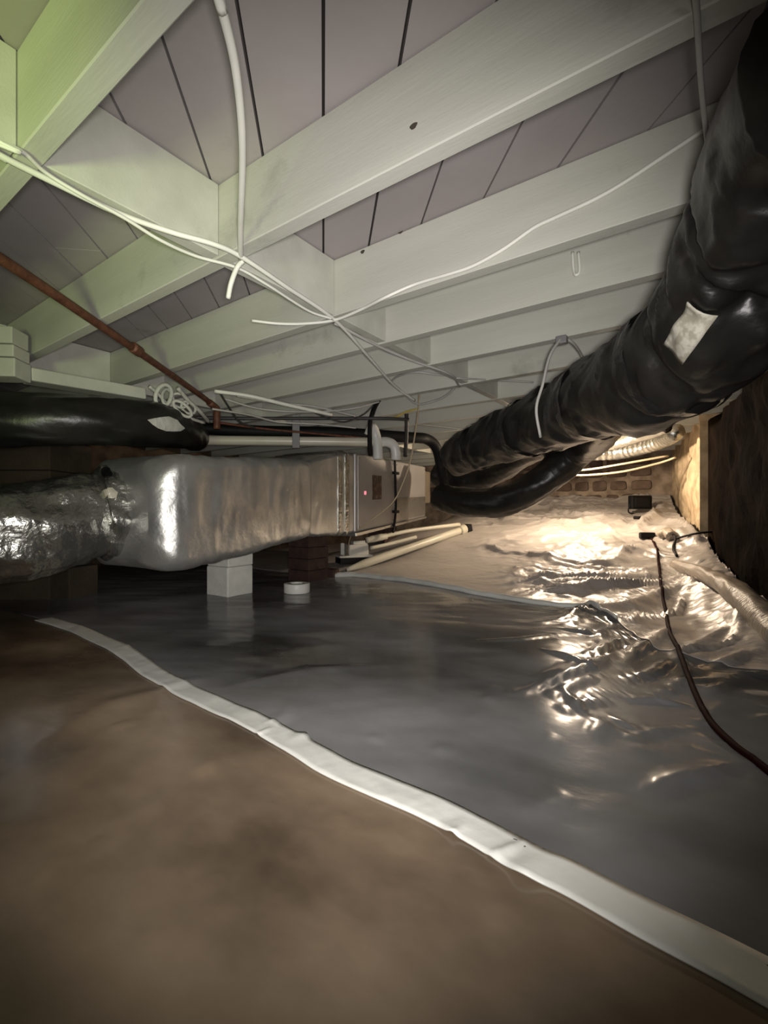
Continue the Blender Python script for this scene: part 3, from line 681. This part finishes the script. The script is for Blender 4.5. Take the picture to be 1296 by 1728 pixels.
# black flood lamp on the slope, seen from behind
bp = F(1080, 868); wv = cam_pt(1, .12, 0).normalized(); dq = (bp-cam.location).dot(cam_pt(0,1,0)); sx = 37*dq/FPX; sz_ = 23*dq/FPX
fd = thing('flood_lamp', bp, 'small black flood lamp housing on the bright sheeting before the stone wall', 'lamp')
obox('housing', bp+Vector((0,0,.05+sz_/2)), wv, sx, .07, sz_, M_RUBBER, fd, .012)
obox('rear_fins', bp+Vector((0,0,.05+sz_/2))+cam_pt(0,-.04,0), wv, sx*.7, .02, sz_*.7, M_RUBBER, fd, .004)
sweep('bracket', [bp+wv*(sx*.5)+Vector((0,0,.10)), bp+wv*(sx*.5)+Vector((0,0,.012)), bp-wv*(sx*.5)+Vector((0,0,.012)), bp-wv*(sx*.5)+Vector((0,0,.10))], .007, M_RUBBER, fd, 30, 8)
bq = F(1080, 882, .01); obj_ = thing('power_plug', bq, 'flat black plug lying in front of the flood lamp', 'plug')
obox('plug_body', bq+Vector((0,0,.015)), wv, .10, .06, .03, M_RUBBER, obj_, .008)
sweep('lead', [bq+wv*.03+Vector((0,0,.012)), bq+wv*.08+Vector((0,0,.01)), bq+wv*.15+Vector((0,0,.006))], .007, M_RUBBER, obj_, 14, 7)
# tan rolled plastic along the wall
rl_ = [F(1138,956,.01), F(1190,986,.02), F(1245,1022,.025), F(1290,1058,.025), F(1325,1092,.025)]
tag(sweep('rolled_plastic', rl_, lambda t: .030+.022*min(1, t*2), M_ROLL, None, 70, 22, crumple(.30, 0, .05, 91, 7)), 'tan roll of plastic film along the foot of the dark right wall', 'plastic roll')

# ------------------------------------------------------------------ pipes and cables overhead
rp0 = [PZ(-110,368,1.158)+(PZ(-110,368,1.158)-PZ(0,436,1.158)).normalized()*.9, PZ(-110,368,1.158), PZ(0,436,1.158), PZ(150,536,1.157), PZ(300,640,1.155), PZ(345,672,1.152), PZ(366,690,1.13)]
rpp = thing('rusty_pipe', rp0[4], 'rusty brown iron pipe slung under the joists at left', 'pipe')
sweep('pipe', rp0, .0145, M_RUST, rpp, 60, 14)
e0 = rp0[-1]; sweep('elbow', [rp0[-2]*.6+e0*.4, e0, e0+Vector((0,0,-.03)), e0+Vector((0,0,-.12))], .020, M_RUST, rpp, 18, 14)
lathe('coupling', [(.019,-.03),(.021,-.025),(.021,.025),(.019,.03)], PZ(230,590,1.156), M_RUST, rpp, 14, (rp0[4]-rp0[3]))
cable('electric_cable', ahead([PZ(-60,225,1.168), PZ(0,262,1.168), PZ(95,310,1.172), PZ(200,360,1.172), PZ(290,392,1.168), PZ(360,412,1.170), PZ(408,434,1.172), PZ(480,482,1.166), PZ(567,542,1.170), PZ(622,602,1.166), PZ(665,650,1.162), PZ(700,676,1.15)], .7), .0062, M_CABLE, 'thick white cable running diagonally under the joists from the left edge', n=140, flat=1.0)
cable('electric_cable', ahead([PZ(-40,228,1.16), PZ(0,240,1.165), PZ(40,258,1.17), PZ(78,292,1.17), PZ(140,330,1.163), PZ(210,368,1.160), PZ(270,405,1.152), PZ(330,432,1.16), PZ(400,452,1.168), PZ(450,480,1.162), PZ(520,524,1.16), PZ(560,538,1.165)], .7), .0040, M_CABLE, 'thinner white cable sagging beside the thick diagonal one', n=120)
cable('electric_cable', ahead([PZ(352,-60,1.165), PZ(370,0,1.168), PZ(398,120,1.174), PZ(409,250,1.17), PZ(406,380,1.172), PZ(406,436,1.174)], .6), .0068, M_CABLE, 'white cable hanging from the top edge down to the cable crossing', n=60)
cable('cable_tail', [PZ(410,440,1.170), P(400,452,1.22), P(390,478,1.22), P(385,503,1.24)], .0065, M_CABLE, 'short loose white cable tail below the cable crossing', n=20)
yj = JF[6]-JW
cable('electric_cable', [PZ(425,541,1.172), PZ(470,546,1.170), PZ(515,546,1.168), PZ(565,540,1.168), PZ(610,522,1.165), PZ(650,502,1.16), PY(700,480,yj-.010), PY(760,462,yj-.008), PY(800,448,yj-.007), PY(850,420,yj-.007), PY(900,385,yj-.007), PY(935,368,yj-.007), PY(1000,338,yj-.006), PY(1050,310,yj-.006), PY(1120,264,yj-.006), PY(1175,228,yj-.006), PY(1230,190,yj-.006)], .0050, M_CABLE, 'white cable drooping along the third joist toward the black duct', n=130)
cable('hanging_strap', [PZ(1170,-40,1.168), PZ(1176,20,1.17), PZ(1184,150,1.17), PZ(1196,262,1.165), P(1200,310,.86)], .004, M_CABLEG, 'grey strap hanging at the upper right beside the black duct', 'strap', n=40)
# loose loops above the air handler
cable('electric_cable', [P(662,668,2.85), P(655,655,2.75), P(668,637,2.6), P(700,628,2.45), P(735,632,2.45), P(773,638,2.5), P(762,660,2.6), P(740,674,2.7), P(707,682,2.8), P(690,672,2.85), P(683,662,2.85)], .0055, M_CABLEG, 'pale cable loop dangling above the air handler', n=90)
cable('drop_cable', [P(708,640,2.7), P(706,690,2.9), P(700,735,3.05), P(692,780,3.15), P(680,815,3.2), P(665,845,3.25), P(640,868,3.3), P(610,890,3.4), P(592,905,3.6), P(586,934,3.95)], .0050, M_CABLEY, 'tan cable dropping past the air handler to the pump', n=90)
cx_ = thing('flexible_conduit', P(640,690,3.2), 'bent conduit, white above and black below, over the air handler', 'conduit')
sweep('white_sleeve', [P(640,672,3.1), P(652,660,3.0), P(664,652,2.9), P(690,641,2.7)], .015, M_CABLE, cx_, 30, 12)
sweep('black_hose', [P(641,671,3.1), P(631,690,3.2), P(625,715,3.25), P(624,745,3.3), P(625,768,3.35)], .017, M_RUBBER, cx_, 30, 12)
cable('electric_cable', [PZ(770,638,1.165), P(850,642,2.4), P(900,645,2.4)], .004, M_CABLEG, 'thin grey cable stretched right from the dangling loop', n=20)
cable('electric_cable', [PZ(565,545,1.172), PZ(640,585,1.17), PZ(700,610,1.165), PZ(760,632,1.16), P(775,652,2.4)], .0055, M_CABLEG, 'grey cable under the joists beside the blocking row', n=50)
cable('electric_cable', [P(705,716,3.6), P(760,722,3.5), P(820,730,3.5)], .007, M_CABLEG, 'short grey cable behind the tan drop cable', n=20)
cable('electric_cable', [P(655,706,3.2), P(668,704,3.15), P(685,695,3.1), P(705,690,3.05)], .008, M_YELLOW, 'short yellow cable beside the tan drop cable', n=24)
# cables and lines running across in front of the far joists
for k, (pts, r, m_, lab) in enumerate((
    ([P(362,660,2.55), P(420,668,2.6), P(480,682,2.7), P(560,700,2.9)], .011, M_CABLE, 'upper white cable of the bundle right of the rusty pipe'),
    ([P(400,668,2.6), P(470,680,2.75), P(530,686,2.85), P(600,702,3.0)], .007, M_CABLEG, 'grey cable below the white one in the bundle right of the rusty pipe'),
    ([P(358,690,2.6), P(420,700,2.75), P(470,712,2.9), P(540,716,3.0), P(600,722,3.1)], .006, M_CABLEG, 'low grey cable of the bundle, just above the cream pvc pipe'),
    ([P(372,664,2.6), P(388,690,2.7), P(405,712,2.8), P(430,722,2.9)], .006, M_DARK, 'dark cable dropping through the bundle right of the rusty pipe'),
    ([P(520,690,2.9), P(545,702,2.95), P(580,712,3.0), P(612,700,3.05), P(630,684,3.05)], .005, M_DARK, 'thin dark cable sagging left of the black hose'),
    ([P(375,672,2.7), P(440,690,2.8), P(520,695,2.9), P(590,690,2.9), P(640,678,3.0)], .006, M_CABLEG, 'thin pale cable curving through the bundle toward the white conduit sleeve'),
    )):
    cable('electric_cable', pts, r, m_, lab, n=40)
cable('refrigerant_line', [P(300,704,2.9), P(400,706,3.0), P(520,706,3.1), P(640,706,3.12), P(690,708,3.16)], .011, M_DARK, 'upper black insulated line running to the air handler', 'pipe', n=40, seg=12)
cable('refrigerant_line', [P(330,722,3.4), P(440,728,3.5), P(560,730,3.6), P(690,738,3.8), P(722,742,3.9), P(738,760,3.95), P(746,800,4.0), P(752,835,4.1), P(742,856,4.3)], .044, M_RUBBER, 'fat black insulated line curving down at the end of the air handler', 'pipe', n=80, seg=14)
cable('refrigerant_line', [P(686,690,3.4), P(686,730,3.5), P(684,770,3.6)], .015, M_DARK, 'black upright line behind the white pipe elbow', 'pipe', n=20, seg=12)
cable('copper_line', [P(360,712,2.9), P(450,724,3.1), P(560,734,3.3), P(640,742,3.5)], .008, M_RUST, 'thin brown copper line sloping below the black line', 'pipe', n=30)
# white pvc vent run above the trunk
pv = thing('pvc_pipe', P(470,745,3.3), 'cream pvc pipe level above the foil trunk with a white tee and elbow', 'pipe')
sweep('pipe', [P(250,742,3.15), P(450,744,3.28), P(640,746,3.4)], .033, M_PVC, pv, 30, 18)
sweep('tee', [P(622,735,3.36), P(628,722,3.36), P(634,735,3.38), P(637,752,3.38), P(638,775,3.38)], .036, M_PVCW, pv, 30, 18)
sweep('elbow', [P(640,746,3.4), P(654,746,3.42), P(665,753,3.44), P(668,768,3.45), P(668,776,3.45)], .036, M_PVCW, pv, 24, 18)
stp = thing('pipe_hanger_strap', P(500,690,3.25), 'grey strap holding the cream pvc pipe under the joists', 'strap')
tp = P(499,684,3.2); obox('strap', (tp+P(500,756,3.2))/2, Vector((0,0,1)), (tp-P(500,756,3.2)).length, .05, .008, M_STRAP, stp, .002, 1, cam_pt(0,1,0))
# nest of cables at the end of the left black duct
rn = random.Random(21)
nest = thing('cable_coil', P(285,668,2.35), 'tangled coil of whitewashed cable by the end of the left black duct', 'cable')
for (cx0, cy0, rx, ry, tilt, dd, r_) in ((276,668,13,19,.3,2.3,.010),(283,672,9,15,-.2,2.34,.008),(303,676,15,11,.5,2.38,.007),(318,688,13,9,.6,2.42,.007),(308,690,19,8,.7,2.36,.008)):
    pts = []
    for j in range(13):
        a = j*2*math.pi/12; ex = rx*math.cos(a); ey = ry*math.sin(a)
        pts.append(P(cx0+ex*math.cos(tilt)-ey*math.sin(tilt), cy0+ex*math.sin(tilt)+ey*math.cos(tilt), dd+.03*math.cos(a)))
    sweep('loop', pts, r_, M_INS, nest, 48, 8)
sweep('strap', [P(252,652,2.25), P(266,664,2.3), P(285,684,2.35), P(318,704,2.45), P(345,714,2.6)], .008, M_INS, nest, 24, 8)
sweep('strap', [P(300,655,2.3), P(318,676,2.4), P(338,695,2.5), P(352,712,2.7)], .010, M_INS, nest, 24, 8)
# white boards and sheet above the left black duct
for k, (za, zb) in enumerate(((557,585),(587,607),(609,640))):
    d_ = 1.86; a, b = P(-40, za, d_), P(32, zb, d_)
    o = obox('board', ((a.x+b.x)/2, (a.y+b.y)/2, (a.z+b.z)/2), cam_pt(1,.1,0), .17+.01*k, .10, a.z-b.z, M_JOIST, None, .004); o.parent = ceil
bt = thing('white_batten', P(130,655,2.0), 'long white batten resting along the top of the left black duct', 'board')
obox('batten', (P(45,636,1.95)+P(238,668,2.35))/2+Vector((0,0,.005)), P(238,668,2.35)-P(45,636,1.95), (P(238,668,2.35)-P(45,636,1.95)).length, .10, .055, M_JOIST, bt, .006)
obox('wire_tie', P(52,640,1.90), Vector((0,0,1)), .12, .012, .012, M_STRAP, bt, .003)
# hook nail on a joist
hk = [PY(966,425,JF[7]-JW-.006), PY(968,455,JF[7]-JW-.008), PY(972,464,JF[7]-JW-.014), PY(978,456,JF[7]-JW-.010), PY(976,425,JF[7]-JW-.006)]
cable('wire_hook', hk, .0045, M_CABLE, 'bent white wire hook on the joist face left of the black duct', 'hook', n=24)

# ------------------------------------------------------------------ unseen bulb added for the warm light beyond the ducts
bl = P(968, 764, 4.0)
hb = thing('added_warm_bulb', bl, 'unseen warm bulb added behind the black ducts', 'lamp')
lathe('bulb', [(.004,-.062),(.018,-.056),(.029,-.038),(.030,-.022),(.020,-.004),(.013,.008)], bl, M_BULB, hb, 20)
lathe('socket', [(.016,.006),(.018,.012),(.018,.05),(.010,.06)], bl, M_RUBBER, hb, 16)
sweep('lead', [bl+Vector((0,0,.058)), bl+Vector((.01,.01,.09)), Vector((bl.x+.01, bl.y+.02, ZJ+.01))], .005, M_RUBBER, hb, 10, 8)
